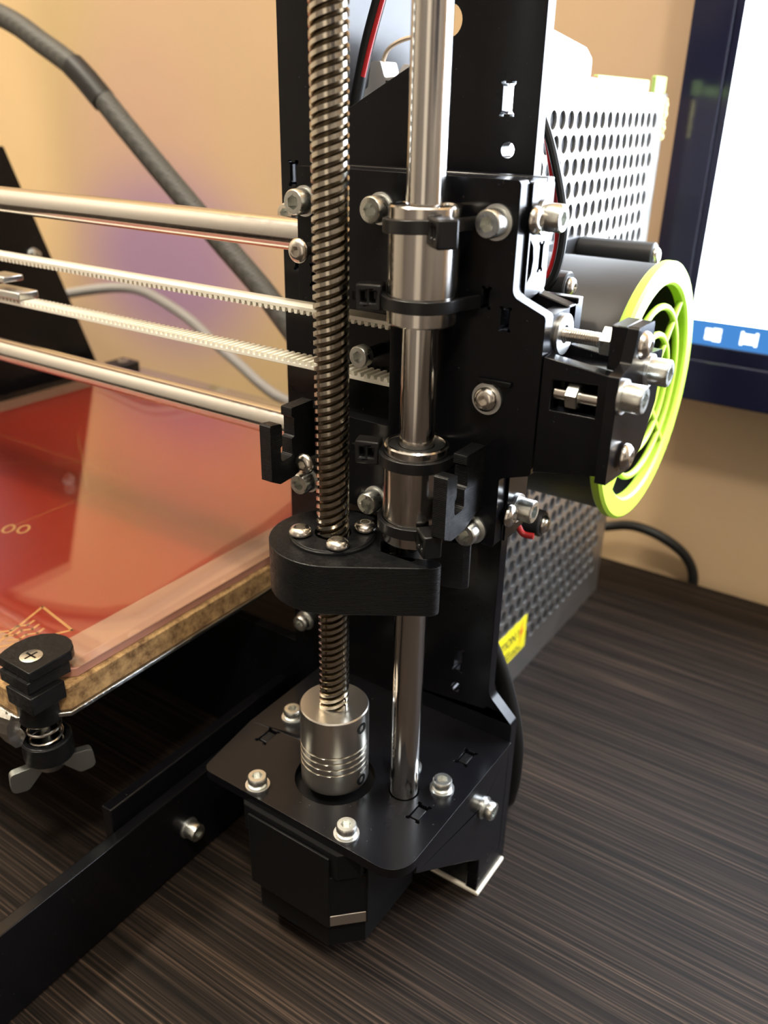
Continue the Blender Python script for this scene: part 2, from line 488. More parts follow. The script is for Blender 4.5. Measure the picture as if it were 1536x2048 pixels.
# ------------------------------------------------------------------ printer frame
fr_ = thing('printer_frame', 'glossy black acrylic upright printer frame with motor shelf and base rail', 'printer frame', (-10, 42, -50))
gantry = rpoly([(-49,232),(26,232),(26,14,5),(34.5,6,2),(34.5,-49.8),(-320,-49.8),(-320,4),(-49,4)], 6)
holes = [[(-32,169.6),(-4,184.0),(-4,226),(-32,226)], circ(1.9,191,3.5), slot(18.1,175.2,2.6,6.2), circ(19,164.6,1.75),
         slot(-44.6,156.3,2.4,5.6), slot(-43.6,134,2.4,5.4), slot(15,22,2.6,7), circ(15,12,1.7)]
mk('gantry_plate', G().prism(gantry, 'y', 42, 46, holes), AC, fr_, 0.3)
# motor shelf with big coupler bore
shelf = rpoly([(-33,-19.5,3),(35,-19.5,7),(35,42),(-36,42),(-36,4)], 6)
tabs = [(-27,1.8),(27,1.9),(26.9,28.4)]
sh = mk('motor_shelf', G().prism(shelf, 'z', -3, 0, [circ(0,0,11.5,32), circ(19.14,6.66,4.3)] + [slot(x, y, 3.2, 6.0, 0.6) for x, y in tabs]), AC, fr_, 0.3)
for x, y in tabs:
    mk('tab', G().box(x-1.3, x+1.3, y-2.1, y+2.1, -3, -0.3), MATS['printed_plastic'], sh, 0.2)
for x, y in ((-15.5,-15.5),(15.5,-15.5),(15.5,15.5),(-15.5,15.5),(27.6,13.3),(-26.4,13.0)):
    screw('cap', (x, y, 0), PZ, sh)
# right gusset, left gusset below the shelf
gus = [(-11,-3),(-11,-6.5),(18,-28.5),(27.5,-36),(27.5,-49.8),(42,-49.8),(42,-3)]
sg = mk('side_gusset', G().prism(gus, 'x', 30.5, 34.5, [circ(25.5,-14,1.7)]), AC, fr_, 0.3)
screw('cap', (34.5, 27.5, -14.5), PX, sg)
mk('side_gusset', G().prism([(-11,-3),(-11,-6.5),(18,-28.5),(42,-28.5),(42,-3)], 'x', -35, -31), AC, fr_, 0.3)
ft = mk('foot', G().box(18.5, 30.4, 28, 42, -49.6, -36), MATS['printed_plastic'], fr_, 0.3)
mk('felt_pad', G().box(17.5, 35.2, 27.2, 45, -51, -49.8), MATS['felt_white'], ft, 0.2)
# base rails along y
rail = mk('base_rail', G().box(-52, -48, -260, 42, -50, -20), AC, fr_, 0.4)
screw('capl', (-48, -14.5, -36), PX, rail)
mk('tab', G().box(-52.1, -47.85, -33, -25.5, -37, -33), AC, rail)
mk('inner_rail', G().box(-57, -53, -38, 42, -50, -13), AC, fr_, 0.4)
mk('base_rail', G().box(-300, -296, -260, 42, -50, -20), AC, fr_, 0.4)
# rear braces
def brace(x0, x1, top):
    yt = 126 + (151 - top) * 0.327
    return mk('rear_brace', G().prism([(46,-50),(46,top),(yt,top),(192,-50)], 'x', x0, x1), AC, fr_, 0.3)
bl = brace(-304, -300, 152)
screw('cap', (-300, 133, 99), PX, bl)
brace(-48, -44, 214)
for x, z in ((-45.3,146.2), (-44.2,14.2)): screw('cap', (x, 42, z), FY, fr_)

# ------------------------------------------------------------------ stepper motor
mo = thing('stepper_motor', 'black square stepper motor hanging below the motor shelf', 'motor', (0,0,-44))
def oct_(h, c): return [(h,-h+c),(h,h-c),(h-c,h),(-h+c,h),(-h,h-c),(-h,-h+c),(-h+c,-h),(h-c,-h)]
mk('top_cap', G().prism(oct_(20.7,4.5), 'z', -12, -3.05), MATS['motor_black'], mo, 0.3)
mk('stator_body', G().prism(oct_(21.15,7.0), 'z', -26.5, -12.05), MATS['motor_black'], mo, 0.2)
mk('silver_rim', G().prism(oct_(21.12,7.0), 'z', -30.5, -26.55), MATS['brushed_aluminium'], mo, 0.2)
for sx_, sy_ in ((0,-1),(1,0),(0,1),(-1,0)):
    if sx_: g = G().box(sx_*20.9, sx_*21.6, -14.1, 14.1, -30.7, -5)
    else: g = G().box(-14.1, 14.1, sy_*20.9, sy_*21.6, -30.7, -5)
    mk('side_plate', g, MATS['motor_black'], mo, 0.15)
mk('bottom_cap', G().prism(oct_(19.8,7.4), 'z', -41, -30.55), MATS['motor_black'], mo, 0.4)

# ------------------------------------------------------------------ coupler, lead screw, vertical rod
co = thing('shaft_coupler', 'silver cylindrical coupler with spiral cuts between motor and lead screw', 'coupler', (0,0,1))
def helix_grid(r0, z0, z1, dz, n, fr):
    g = G(); vs = []; fs = []; rows = int(round((z1-z0)/dz))
    for j in range(rows+1):
        z = z0 + (z1-z0)*j/rows
        for i in range(n):
            a = 2*math.pi*i/n; r = fr(a, z)
            vs.append((r*math.cos(a), r*math.sin(a), z))
    for j in range(rows):
        for i in range(n):
            i2 = (i+1) % n
            fs.append((j*n+i, j*n+i2, (j+1)*n+i2, (j+1)*n+i))
    fs.append(tuple(range(n))[::-1]); fs.append(tuple(rows*n+i for i in range(n)))
    return g.add(vs, fs)
def fcoup(a, z):
    r = 9.5
    if z > 25.6: r -= (z-25.6)*0.8
    if z < 1.6: r -= (1.6-z)*1.2
    if 6.5 < z < 15.5:
        ph = ((z - 6.5) / 2.0 - a/(2*math.pi)) % 1.0
        if ph < 0.22 and 0 <= (z-6.5)/2.0 - ph < 4.2: r -= 0.7
    return r
mk('coupler_body', helix_grid(9.5, 1.0, 26.0, 0.11, 72, fcoup), MATS['brushed_aluminium'], co, 0, 30)
for ang in (-0.05, 2.0):
    for zz in (22.0, 4.2):
        d = Vector((math.cos(ang), math.sin(ang), 0))
        inst('set_screw', mesh_from(G().ring((0,0,0),'z',1.7,0.9,-0.5,0.12,20), 'set_screw', MATS['motor_black'], Vector((0,0,0))), d*9.5 + Vector((0,0,zz)), d, co)
def thread(z0, z1, n=48):
    # four-start trapezoidal thread, lead 8, pitch 2: rows follow the helix so crests stay crisp
    prof = [(0.0, 4.0), (0.46, 4.0), (0.58, 3.2), (0.88, 3.2)]
    g = G(); vs = []; fs = []
    p0 = int(math.floor((z0 - 8) / 2)) - 1; p1 = int(math.ceil(z1 / 2)) + 1
    rows = [(2.0*(k + t), r) for k in range(p0, p1) for t, r in prof]
    sh_ = 4 * len(prof)
    for i in range(n):
        a = 2*math.pi*i/n; dz = 8.0*i/n
        for zz, r in rows:
            vs.append((r*math.cos(a), r*math.sin(a), min(max(zz + dz, z0), z1)))
    R_ = len(rows)
    for i in range(n):
        for j in range(R_-1):
            if i < n-1: q = (i*R_+j, (i+1)*R_+j, (i+1)*R_+j+1, i*R_+j+1)
            else:
                if j - sh_ + 1 < 0: continue
                q = (i*R_+j, j+sh_, j+sh_+1, i*R_+j+1) if j+sh_+1 < R_ else None
            if q is None: continue
            zs_ = [vs[k][2] for k in q]
            if max(zs_) - min(zs_) < 1e-6: continue
            fs.append(q)
    return g.add(vs, fs)
tag(mk('lead_screw', thread(24.0, 232), MATS['thread_steel'], None, 0, 28),
    'threaded steel lead screw standing upright in the silver coupler', 'lead screw')
RX, RY = 19.14, 6.66
tag(mk('guide_rod', G().cyl((RX,RY,0), 'z', 4.0, -2.9, 232, 48, 0.3), MATS['rod_steel']),
    'vertical polished steel guide rod right of the lead screw', 'guide rod', 'smooth steel guide rods')
tag(mk('guide_rod', G().cyl((0,22,144), 'x', 4.0, -420, 30, 48, 0.3), MATS['rod_steel']),
    'upper horizontal steel guide rod above the white belt', 'guide rod', 'smooth steel guide rods')
tag(mk('guide_rod', G().cyl((0,22,93), 'x', 4.0, -420, 30, 48, 0.3), MATS['rod_steel']),
    'lower horizontal steel guide rod just above the red bed', 'guide rod', 'smooth steel guide rods')

# ------------------------------------------------------------------ linear bearings and ties
def bearing(z0, z1, label):
    t = thing('linear_bearing', label, 'bearing', (RX,RY,z0), 'linear bearings on the vertical rod')
    L = z1-z0
    mk('bearing_shell', G().lathe([(6.4,0.4),(6.6,0),(7.2,0),(7.5,0.35),(7.5,3.3),(7.2,3.4),(7.2,4.4),(7.5,4.5),(7.5,L-4.5),(7.2,L-4.4),(7.2,L-3.4),(7.5,L-3.3),(7.5,L-0.35),(7.2,L),(6.6,L),(6.4,L-0.4),(6.4,0.4)], (RX,RY,z0), 'z', 56, False), MATS['bearing_steel'], t)
    for zz in (z0+0.5, z1-1.3):
        mk('rubber_seal', G().ring((RX,RY,zz), 'z', 6.35, 4.15, 0, 0.8, 48), MATS['black_rubber'], t)
bearing(131.4, 155.4, 'upper steel linear bearing tied to the black plate')
bearing(79.8, 104.0, 'lower steel linear bearing above the black nut bracket')
def tie(z, head, label, tilt=0.0):
    t = thing('cable_tie', label, 'cable tie', (RX, 14, z), 'black cable ties around the bearings')
    path = [(RX-9.3, 13.9)] + [(RX+8.15*math.cos(math.radians(a)), RY+8.15*math.sin(math.radians(a))) for a in range(172, 369, 7)] + [(RX+9.8, 13.9)]
    path = [Vector((x, y, z + tilt*(x-RX))) for x, y in path]
    mk('strap', G().sweep(path, [(-0.55,-1.35),(0.55,-1.35),(0.55,1.35),(-0.55,1.35)]), MATS['black_nylon'], t, 0.15)
    if head == 'front':
        a = math.radians(-40)
        hc = Vector((RX+11.3*math.cos(a), RY+11.3*math.sin(a), z - 0.4)); d = Vector((math.cos(a), math.sin(a), 0))
    else:
        a = math.radians(200)
        hc = Vector((RX+11.3*math.cos(a), RY+11.3*math.sin(a), z + 0.3)); d = Vector((math.cos(a), math.sin(a), 0))
    g = G().prism([(-2.9,-2.8),(2.9,-2.8),(2.9,2.8),(-2.9,2.8)], 'z', -2.2, 2.2, [[(-1.7,-1.1),(-0.3,-1.1),(-0.3,1.3),(-1.7,1.3)], [(0.3,-1.1),(1.7,-1.1),(1.7,1.3),(0.3,1.3)]])
    me = mesh_from(g, 'tie_head', MATS['black_nylon'], Vector((0,0,0)))
    tg = d.cross(Vector((0,0,1)))
    h = bpy.data.objects.new('tie_head', me)
    c_h = (hc + Vector((0,0,TZ))) * MM
    link(h, Matrix(((d.x, 0, tg.x, c_h.x), (d.y, 0, tg.y, c_h.y), (d.z, 1, tg.z, c_h.z), (0,0,0,1))), t)
    b = h.modifiers.new('bevel', 'BEVEL'); b.width = 0.0004; b.segments = 2; b.limit_method = 'ANGLE'
    if head != 'front':
        mk('tail', G().box(hc.x-4.6, hc.x-2.9, hc.y-0.5, hc.y+0.5, z-1.0, z+1.0), MATS['black_nylon'], t, 0.15)
tie(151.6, 'front', 'top cable tie, its head in front of the upper bearing', 0.05)
tie(136.0, 'side', 'cable tie round the lower end of the upper bearing', 0.0)
tie(100.6, 'side', 'cable tie round the top of the lower bearing', 0.0)
tie(84.3, 'front', 'lowest cable tie, at the foot of the lower bearing', 0.0)

# ------------------------------------------------------------------ x axis end (black acrylic box holding rods, bearings and belt)
xe = thing('x_axis_end', 'black acrylic bracket box carrying both bearings and the rod ends', 'bracket', (8,22,79))
front = rpoly([(-20.5,160.5,1),(36.6,160.5,1),(36.6,138,2.2),(44.5,134.8,1),(44.5,99.5,1),(37,97,1),(37,79.2,1),(-20.5,79.2,1),(-20.5,103,0.5),(6.4,103,0.5),(6.4,130,0.5),(-20.5,130,0.5)], 4)
fh = [slot(30.5,136.9,1.6,4.0,0.4), slot(9.5,136.4,1.4,3.2,0.4), slot(31,100.4,1.4,3.2,0.4), slot(9.0,151.5,1.2,3,0.4), slot(35.3,133.0,2.0,4.4,0.4),
      slot(-15.5,136.3,2.2,4.4,0.5)]
fp = mk('front_plate', G().prism(front, 'y', 14, 17.9, fh), AC, xe, 0.3)
for x, z in ((-18.0,153.0),(3.4,152.9),(31.9,152.3),(-18.6,82.6),(3.2,82.9),(31.2,82.6)):
    screw('capl', (x, 14, z), FY, fp, WB if x > 30 else WA)
screw('bigbtn', (32.6, 14, 115.2), FY, fp, WB)
mk('tab', G().box(30.0, 38.2, 13.2, 14, 118.6, 119.8), AC, fp, 0.2)
# rod stop screws standing proud of the plate
for x, z in ((-14.4,143.0),(-14.0,90.6)):
    s = screw('btn', (x, 7.5, z), FY, fp, None)
    mk('threaded_shank', G().cyl((x,0,z), 'y', 1.45, 7.9, 14, 20), MATS['nickel'], s)
mk('back_plate', G().prism([(-20.5,160.5),(36.6,160.5),(36.6,137),(44.5,135),(44.5,99.5),(37,97),(37,79.2),(-20.5,79.2)], 'y', 26.1, 30), AC, xe, 0.3)
mk('top_plate', G().box(-20.5, 32.6, 18, 26, 157.5, 160.3), AC, xe, 0.2)
sd = mk('side_plate', G().prism([(18,160.4),(26,160.4),(26,137.6),(18,136)], 'x', 33, 36.6, []), AC, xe, 0.2)
# outer cheek (faces the monitor) with bore, slot and screws
ck2 = mk('cheek_plate', G().prism(rpoly([(18.2,160.0,0.5),(28.6,159.6,0.5),(28.6,138.0,1),(18.2,135.6,0.5)]), 'x', 36.65, 37.3,
         [rpoly([(18.8,149.0),(20.6,147.4,1),(21.2,144.5,1),(20.6,141.6,1),(18.8,140.0)],4), slot(24.8,144.8,1.8,5.4,0.45)]), AC, xe, 0.1)
screw('capl', (37.3, 24.2, 152.9), PX, ck2, WB)
screw('btn', (37.3, 18.9, 152.7), PX, ck2, None)
ck3 = mk('cheek_plate', G().prism([(18.2,97),(28.6,97),(28.6,82),(24,79.5),(18.2,79.5)], 'x', 37.05, 37.7, []), AC, xe, 0.1)
screw('capl', (37.7, 23.8, 86.2), PX, ck3, WB)
screw('btn', (37.7, 18.6, 86.2), PX, ck3, None)
# pocket end plate with washer
ep = mk('end_plate', G().prism(rpoly([(18,134.6,0.4),(33,134.9,0.8),(33,124.8,0.4),(18,124.8,0.4)]), 'x', 41, 44.5, [circ(24,129.8,1.9)]), AC, xe, 0.2)
inst('washer', washer_mesh(4.4, 2.0, 0.8, 'washer_zinc'), (44.5, 23.4, 129.6), PX, ep)
mk('pocket_wall', G().box(30.5, 44.4, 31.0, 34.0, 124, 136), AC, xe, 0.3)
# idler bolt seen through the belt window
ib = mk('idler_bolt', G().cyl((-4.2,0,117.9), 'y', 1.5, 19.4, 26, 28, 0.2), MATS['motor_black'], xe)
screw('cap', (-4.2, 19.4, 117.9), FY, ib, None)

# ------------------------------------------------------------------ belt tensioner
te = thing('belt_tensioner', 'small black belt tensioner block with long bolt beside the fan guard', 'tensioner', (52,22,103))
win = [(47.3,122),(57.2,122.6),(57.4,115.6),(47.3,115.4)]
arm = mk('front_arm', G().prism([(44.8,126.6),(60.4,124.8),(60.4,103.2),(44.8,100.5)], 'y', 14.2, 18, [win]), AC, te, 0.2)
mk('rear_arm', G().prism([(44.8,126.6),(60.4,124.8),(60.4,104.2),(44.8,100.5)], 'y', 27.5, 31), AC, te, 0.2)
mk('top_bar', G().box(45, 60.3, 18.1, 27.4, 121.5, 124.2), AC, te, 0.2)
bt = mk('window_bolt', G().cyl((0,16.2,118.9), 'x', 1.5, 47.6, 60.5, 20), MATS['nickel'], te)
nut((50.4, 16.2, 118.9), PX, bt, 2.9, 2.8)
tp = mk('tension_plate', G().prism(rpoly([(9.6,103.6),(9.6,126.3,0.6),(15.6,127.6,1),(17.4,134.6,0.8),(27.0,134.4,0.8),(27.6,127.6,1),(35.8,126.8,0.8),(36.0,115.0,1),(30.5,105.6,1),(24.5,102.6,1)]), 'x', 60.6, 63), AC, te, 0.25)
screw('capl', (63, 27.6, 123.8), PX, tp, WB)
screw('capl', (63, 8.9+3.6, 121.9), PX, tp, WB)
screw('bigbtn', (63, 17.2, 107.8), PX, tp, None)
screw('bigbtn', (63, 19.0, 131.0), PX, tp, None)
mk('bolt_block', G().box(57.2, 60.5, 17.6, 27.0, 125.2, 134.4), AC, te, 0.3)
def fbolt(a, z): return 1.5 - (0.22 if ((z - 0.5*a/(2*math.pi))/0.5) % 1.0 < 0.5 else 0)
hb2 = helix_grid(1.5, 0, 14.2, 0.1, 20, fbolt)
me = mesh_from(hb2, 'long_bolt', MATS['nickel'], Vector((0,0,0)), 60)
lb = inst('long_bolt', me, (42.5, 22.6, 129.8), PX, te)
nut((54.2, 22.6, 129.8), PX, lb, 3.3, 2.6)

# ------------------------------------------------------------------ nut bracket (printed fork gripping the rod)
nb = thing('nut_bracket', 'black printed forked bracket holding the lead screw nut', 'bracket', (0,0,63))
ca, sa = math.cos(math.radians(19.2)), math.sin(math.radians(19.2))
def loc2(u, w): return (u*ca - w*sa, u*sa + w*ca)
out = []
for k in range(0, 25):
    a = math.radians(75 + (285-75)*k/24)
    out.append((15.8*math.cos(a), 15.8*math.sin(a)))
fork = out + [(25.6,-9.6),(27.0,-9.4),(28.1,-8.7),(28.7,-7.6),(28.6,-6.4),(27.9,-5.6),(26.8,-5.3)] + [(16,-5.3),(13.4,-4.2),(12.4,0),(13.4,4.2),(16,5.3)] + [(32.0,5.4),(33.4,6.4),(33.4,8.0),(32.0,9.2)]
fork = [loc2(u, w) for u, w in fork]
mk('bracket_body', G().prism(fork, 'z', 64, 77, [circ(0,0,5.4,28)]), MATS['printed_plastic'], nb, 0.8)
mk('nut_boss', G().lathe([(10.6,77.0),(10.6,77.6),(10.0,78.1),(4.6,78.1),(4.6,77.0)], (0,0,0), 'z', 40, False), MATS['printed_plastic'], nb)
for ang in (225, 315, 45, 135):
    screw('bigbtn', (8.05*math.cos(math.radians(ang)), 8.05*math.sin(math.radians(ang)), 77.9), PZ, nb, None)

# ------------------------------------------------------------------ cable hooks
def hook(xr, z0, label):
    prof = rpoly([(-2.8,z0),(-2.8,z0+14.8,0.6),(1.6,z0+14.2,0.8),(1.6,z0+8.6,0.3),(0.9,z0+8.0,0.3),(1.0,z0+4.2,1),(5.4,z0+4.6,1),(5.2,z0+9.2,0.3),(6.3,z0+9.6,0.3),(6.3,z0+14.4,0.4),(5.4,z0+15.0,0.3),(5.4,z0+17.2,0.4),(13.9,z0+17.2),(13.9,z0+2.0),(6,z0-1.2,1.5),(0.4,z0-1.6,1.5)])
    tag(mk('cable_hook', G().prism(prof, 'x', xr-3.4, xr, []), MATS['printed_plastic'], None, 0.3), label, 'hook', 'black printed cable hooks')
hook(-16.8, 88.0, 'black U shaped printed hook left of the lead screw')
hook(33.0, 87.0, 'black U shaped printed hook right of the lower bearing')

# ------------------------------------------------------------------ timing belt
be = thing('timing_belt', 'white toothed timing belt running between the horizontal rods', 'belt', (-120, 22, 110))
bx0, bx1 = -420, 5
mk('upper_run', G().box(bx0, bx1, 19, 25, 126.0, 127.0), MATS['white_belt'], be, 0.15)
mk('lower_run', G().box(bx0, bx1, 19, 25, 111.0, 112.0), MATS['white_belt'], be, 0.15)
gu = G(); gl_ = G()
x = bx1 - 1
while x > bx0:
    gu.prism([(x-0.65,126.02),(x-0.4,125.0),(x+0.4,125.0),(x+0.65,126.02)], 'y', 19, 25)
    gl_.prism([(x-0.65,111.98),(x-0.4,113.0),(x+0.4,113.0),(x+0.65,111.98)], 'y', 19, 25)
    x -= 2.0
mk('upper_teeth', gu, MATS['white_belt'], be); mk('lower_teeth', gl_, MATS['white_belt'], be)
cl = mk('belt_clip', G().box(-162, -143, 18.2, 25.8, 113.2, 115.6), MATS['washer_zinc'], be, 0.4)
mk('clip_jaw', G().box(-160, -150, 18.2, 25.8, 118.0, 120.0), MATS['washer_zinc'], cl, 0.4)

# ------------------------------------------------------------------ heated bed
BX0, BX1, BY0, BY1 = -286, -62.2, -48.5, 172
bcx, bcy = (BX0+BX1)/2, (BY0+BY1)/2
bd = thing('print_bed', 'red heated print bed with glass plate and cork underside', 'print bed', (bcx, bcy, 20))
def cham(x0, x1, y0, y1, c): return [(x0+c,y0),(x1-c,y0),(x1,y0+c),(x1,y1-c),(x1-c,y1),(x0+c,y1),(x0,y1-c),(x0,y0+c)]
hp = mk('heater_plate', G().prism(cham(BX0+0.6,BX1-0.6,BY0+0.6,BY1-0.6,13), 'z', 28.6, 31.4), MATS['bed_red'], bd, 0.2)
mk('glass_plate', G().prism(cham(BX0,BX1,BY0,BY1,14.5), 'z', 31.5, 34.5), MATS['glass_pane'], bd, 0.3)
ckp = mk('cork_sheet', G().prism(cham(BX0-0.6,BX1+0.9,BY0-1,BY1+1,10), 'z', 20.6, 28.5), MATS['cork'], bd, 0.6)
mk('foil_edge', G().prism(cham(BX0-1,BX1+1.5,BY0-1.6,BY1+1.6,10.2), 'z', 19.2, 20.5), MATS['foil_tape'], bd, 0.2)
gft = G(); vs = []; fs = []; nx_, na_ = 60, 14
for i in range(nx_+1):
    for k in range(na_):
        a = 2*math.pi*k/na_; q = random.random
        vs.append((-72.5-i*3.4+1.6*q(), -50.6+2.3*math.cos(a)*(0.7+0.6*q()), 15.6+5.6*math.sin(a)*(0.75+0.4*q())))
for i in range(nx_):
    for k in range(na_):
        k2 = (k+1) % na_; fs.append((i*na_+k, i*na_+k2, (i+1)*na_+k2, (i+1)*na_+k))
fs += [tuple(range(na_))[::-1], tuple(nx_*na_+k for k in range(na_))]
mk('foil_wrap', gft.add(vs, fs), MATS['foil_tape'], bd, 0, 20)
def flat(name, polys, z, h, mat, parent):
    g = G()
    for po in polys: g.prism(po, 'z', z, z+h)
    return mk(name, g, MATS[mat], parent)
def strokes(pts, w):
    out = []
    for a, b in zip(pts[:-1], pts[1:]):
        a = Vector(a); b = Vector(b); d = (b-a).normalized(); n = Vector((-d.y, d.x))*w/2
        a = a - d*w/2; b = b + d*w/2
        out.append([tuple(a+n), tuple(b+n), tuple(b-n), tuple(a-n)])
    return out
Z0 = 31.41
# warning triangle with heat waves
flat('warning_triangle', strokes([(-97.5,-20.5),(-79.5,-23.5),(-90,-43.5),(-97.5,-20.5)], 0.9), Z0, 0.05, 'bed_gold', hp)
for k in range(3):
    q = [(-92.5+3.0*k-0.7*j, -27.0-0.5*k-2.4*j) for j in range(5)]
    q = [(x+(0.9 if j % 2 else -0.4), y) for j, (x, y) in enumerate(q)]
    flat('heat_wave', strokes(q, 0.8), Z0, 0.05, 'bed_gold', hp)
# scale digits '00'
def oval(cx, cy, w, h, t):
    o = [(cx+w*math.cos(a), cy+h*math.sin(a)) for a in [2*math.pi*k/16 for k in range(16)]]
    i = [(cx+(w-t)*math.cos(a), cy+(h-t)*math.sin(a)) for a in [2*math.pi*k/16 for k in range(16)]]
    return o, i
gd = G()
for cx, cy in ((-153.2,5.6),(-148.6,8.6)):
    o_, i_ = oval(0, 0, 1.9, 2.9, 0.8)
    rt = lambda p: (cx + 1.25*(p[0]*0.8 - p[1]*0.6), cy + 1.25*(p[0]*0.6 + p[1]*0.8))
    gd.prism([rt(p) for p in o_], 'z', Z0, Z0+0.05, [[rt(p) for p in i_]])
mk('scale_digits', gd, MATS['bed_gold'], hp)
for a, b in (((-286,62),(-154,62)), ((-154,62),(-154,-40)), ((-240,20),(-160,80)), ((-215,84),(-160,46))):
    flat('guide_line', strokes([a, b], 0.6), Z0, 0.04, 'bed_trace', hp)

def knob(sx_, sy_, ox, oy, label):
    """printed corner cap, spring, cup and wing nut; (ox, oy) is the outer bed corner"""
    kx, ky = ox - sx_*6.2, oy - sy_*5.2
    t = thing('bed_knob', label, 'knob', (kx, ky, -10), 'corner levelling knobs of the bed')
    def Q(pts): return [(ox - sx_*a, oy - sy_*b) for a, b in pts]
    cap = [(0,0),(0,13.2),(1.6,15.2),(4.2,16.6),(7.4,17.0),(10.8,16.2),(13.6,13.8),(15.2,10.6),(15.6,6.6),(15.0,3.0),(13.8,0)]
    mk('corner_cap', G().prism(Q(cap), 'z', 34.6, 37.6), MATS['printed_plastic'], t, 0.3)
    mk('cap_skirt', G().prism(Q([(0.2,-0.9),(0.2,12.4),(1.0,12.6),(12.4,1.2),(12.6,-0.9)]), 'z', 31.0, 34.55), MATS['printed_plastic'], t, 0.3)
    mk('skirt_block', G().prism(Q([(-1.6,-1.8),(-1.6,8.8),(0,8.8),(8.6,0.2),(9.4,-1.8)]), 'z', 25.5, 30.95), MATS['printed_plastic'], t, 0.3)
    sc = mk('screw_head', G().lathe([(0,36.9),(2.9,36.9),(3.0,37.9),(2.6,38.05),(0,38.05)], (kx,ky,0), 'z', 28, False), MATS['zinc'], t)
    for d in ((2.0,0.3),(0.3,2.0)):
        mk('cross_slot', G().box(kx-d[0],kx+d[0],ky-d[1],ky+d[1],38.0,38.08), MATS['motor_black'], sc)
    mk('neck', G().cyl((kx,ky,0), 'z', 6.1, 17.8, 25.4, 32, 0.4), MATS['printed_plastic'], t)
    mk('screw_shaft', G().cyl((kx,ky,0), 'z', 1.45, 0.6, 17.7, 16), MATS['zinc'], t)
    path = [(kx+4.5*math.cos(a*0.35), ky+4.5*math.sin(a*0.35), 8.4 + 9.2*a/54.0) for a in range(55)]
    mk('spring', G().tube(path, 0.42, 8), MATS['nickel'], t)
    mk('spring_cup', G().lathe([(0,3.6),(5.6,3.6),(6.9,4.6),(6.9,10.6),(6.4,11.0),(5.4,11.0),(5.4,8.0),(0,8.0)], (kx,ky,0), 'z', 36, False), MATS['printed_plastic'], t)
    wn = mk('wing_nut', G().lathe([(1.5,3.5),(4.4,3.5),(3.6,0.4),(1.5,0.4)], (kx,ky,0), 'z', 28, False), MATS['zinc'], t)
    ww = mesh_from(G().prism(rpoly([(2.4,3.2),(5.6,2.4,1),(11.4,2.0,1.6),(11.8,-4.6,1.8),(7.2,-5.0,1.8),(2.6,0.2)]), 'y', -1.2, 1.2), 'wing', MATS['wing_zinc'], Vector((0,0,0)))
    for ang in (66, 246):
        o = bpy.data.objects.new('wing', ww)
        link(o, Matrix.Translation(Vector((kx, ky, TZ))*MM) @ Matrix.Rotation(math.radians(ang), 4, 'Z'), wn)
        b = o.modifiers.new('bevel', 'BEVEL'); b.width = 0.0003; b.segments = 2; b.limit_method = 'ANGLE'
knob(1, -1, -62.9, -48.8, 'black printed corner knob with spring and wing nut at the front of the bed')
knob(-1, 1, -286, 172.4, 'black corner knob at the far back corner of the bed')

# ------------------------------------------------------------------ power supply
ps = thing('power_supply', 'tall perforated metal power supply behind the black frame', 'power supply', (-24,160,-51))
PXF, PY0, PY1, PZ0, PZ1 = -6.0, 92.0, 231.0, -51.0, 179.6
mk('casing', G().box(-43, PXF-1.2, PY0, PY1-0.6, PZ0, PZ1-0.8), MATS['dark_interior'], ps)
gp_ = G()
pw, ph, rr, nn = 6.95, 7.25, 3.0, 16
def cell(yc, zc, w, h):
    vs = []; fs = []
    for layer, xx in ((0, PXF), (1, PXF-1.0)):
        for k in range(nn):
            a = 2*math.pi*(k+0.5)/nn
            vs.append((xx, yc+rr*math.cos(a), zc+rr*math.sin(a)))
        for k in range(nn):
            a = 2*math.pi*(k+0.5)/nn
            c_a, s_a = math.cos(a), math.sin(a)
            m_ = min((w/2)/abs(c_a) if abs(c_a) > 1e-6 else 1e9, (h/2)/abs(s_a) if abs(s_a) > 1e-6 else 1e9)
            # snap the diagonal directions to the cell corners
            if k % 4 in (1, 2) and False: pass
            vs.append((xx, yc+m_*c_a, zc+m_*s_a))
    for k in range(nn):
        k2 = (k+1) % nn
        fs.append((k, k2, nn+k2, nn+k)); b = 2*nn
        fs.append((b+k2, b+k, b+nn+k, b+nn+k2))
        fs.append((k, b+k, b+k2, k2))
    base_ = len(vs)
    # corner fillers
    for sy, sz in ((1,1),(-1,1),(-1,-1),(1,-1)):
        pass
    for q in range(4):
        ka = q*4 + 1; kb = q*4 + 2
        sy = 1 if q in (0,3) else -1; sz = 1 if q in (0,1) else -1
        vs.append((PXF, yc+sy*w/2, zc+sz*h/2)); fs.append((nn+ka, nn+kb, len(vs)-1))
    gp_.add(vs, fs)
rows = 28; zb = PZ1 - 9.3 + ph/2
ylim0, ylim1 = 112.0, 226.0
zc = PZ1 - 9.3
r_i = 0
while zc > PZ0 + 12:
    off = 0 if r_i % 2 == 0 else pw/2
    y = ylim0 + off + pw/2
    gp_.box(PXF-1.0, PXF, PY0, y-pw/2, zc-ph/2, zc+ph/2)
    while y < ylim1 - pw/2:
        cell(y, zc, pw, ph); y += pw
    gp_.box(PXF-1.0, PXF, y-pw/2, PY1, zc-ph/2, zc+ph/2)
    zc -= ph; r_i += 1
gp_.box(PXF-1.0, PXF, PY0, PY1, zb, PZ1)
gp_.box(PXF-1.0, PXF, PY0, PY1, PZ0, zc+ph/2)
pan = mk('perforated_panel', gp_, MATS['galvanised_steel'], ps, 0, 20)
mk('back_flange', G().box(-43, PXF, PY1-0.5, PY1+0.6, PZ0+0.2, PZ1), MATS['galvanised_steel'], ps)
mk('top_sheet', G().box(-43, PXF, PY0, PY1, PZ1-0.7, PZ1+0.2), MATS['galvanised_steel'], ps)
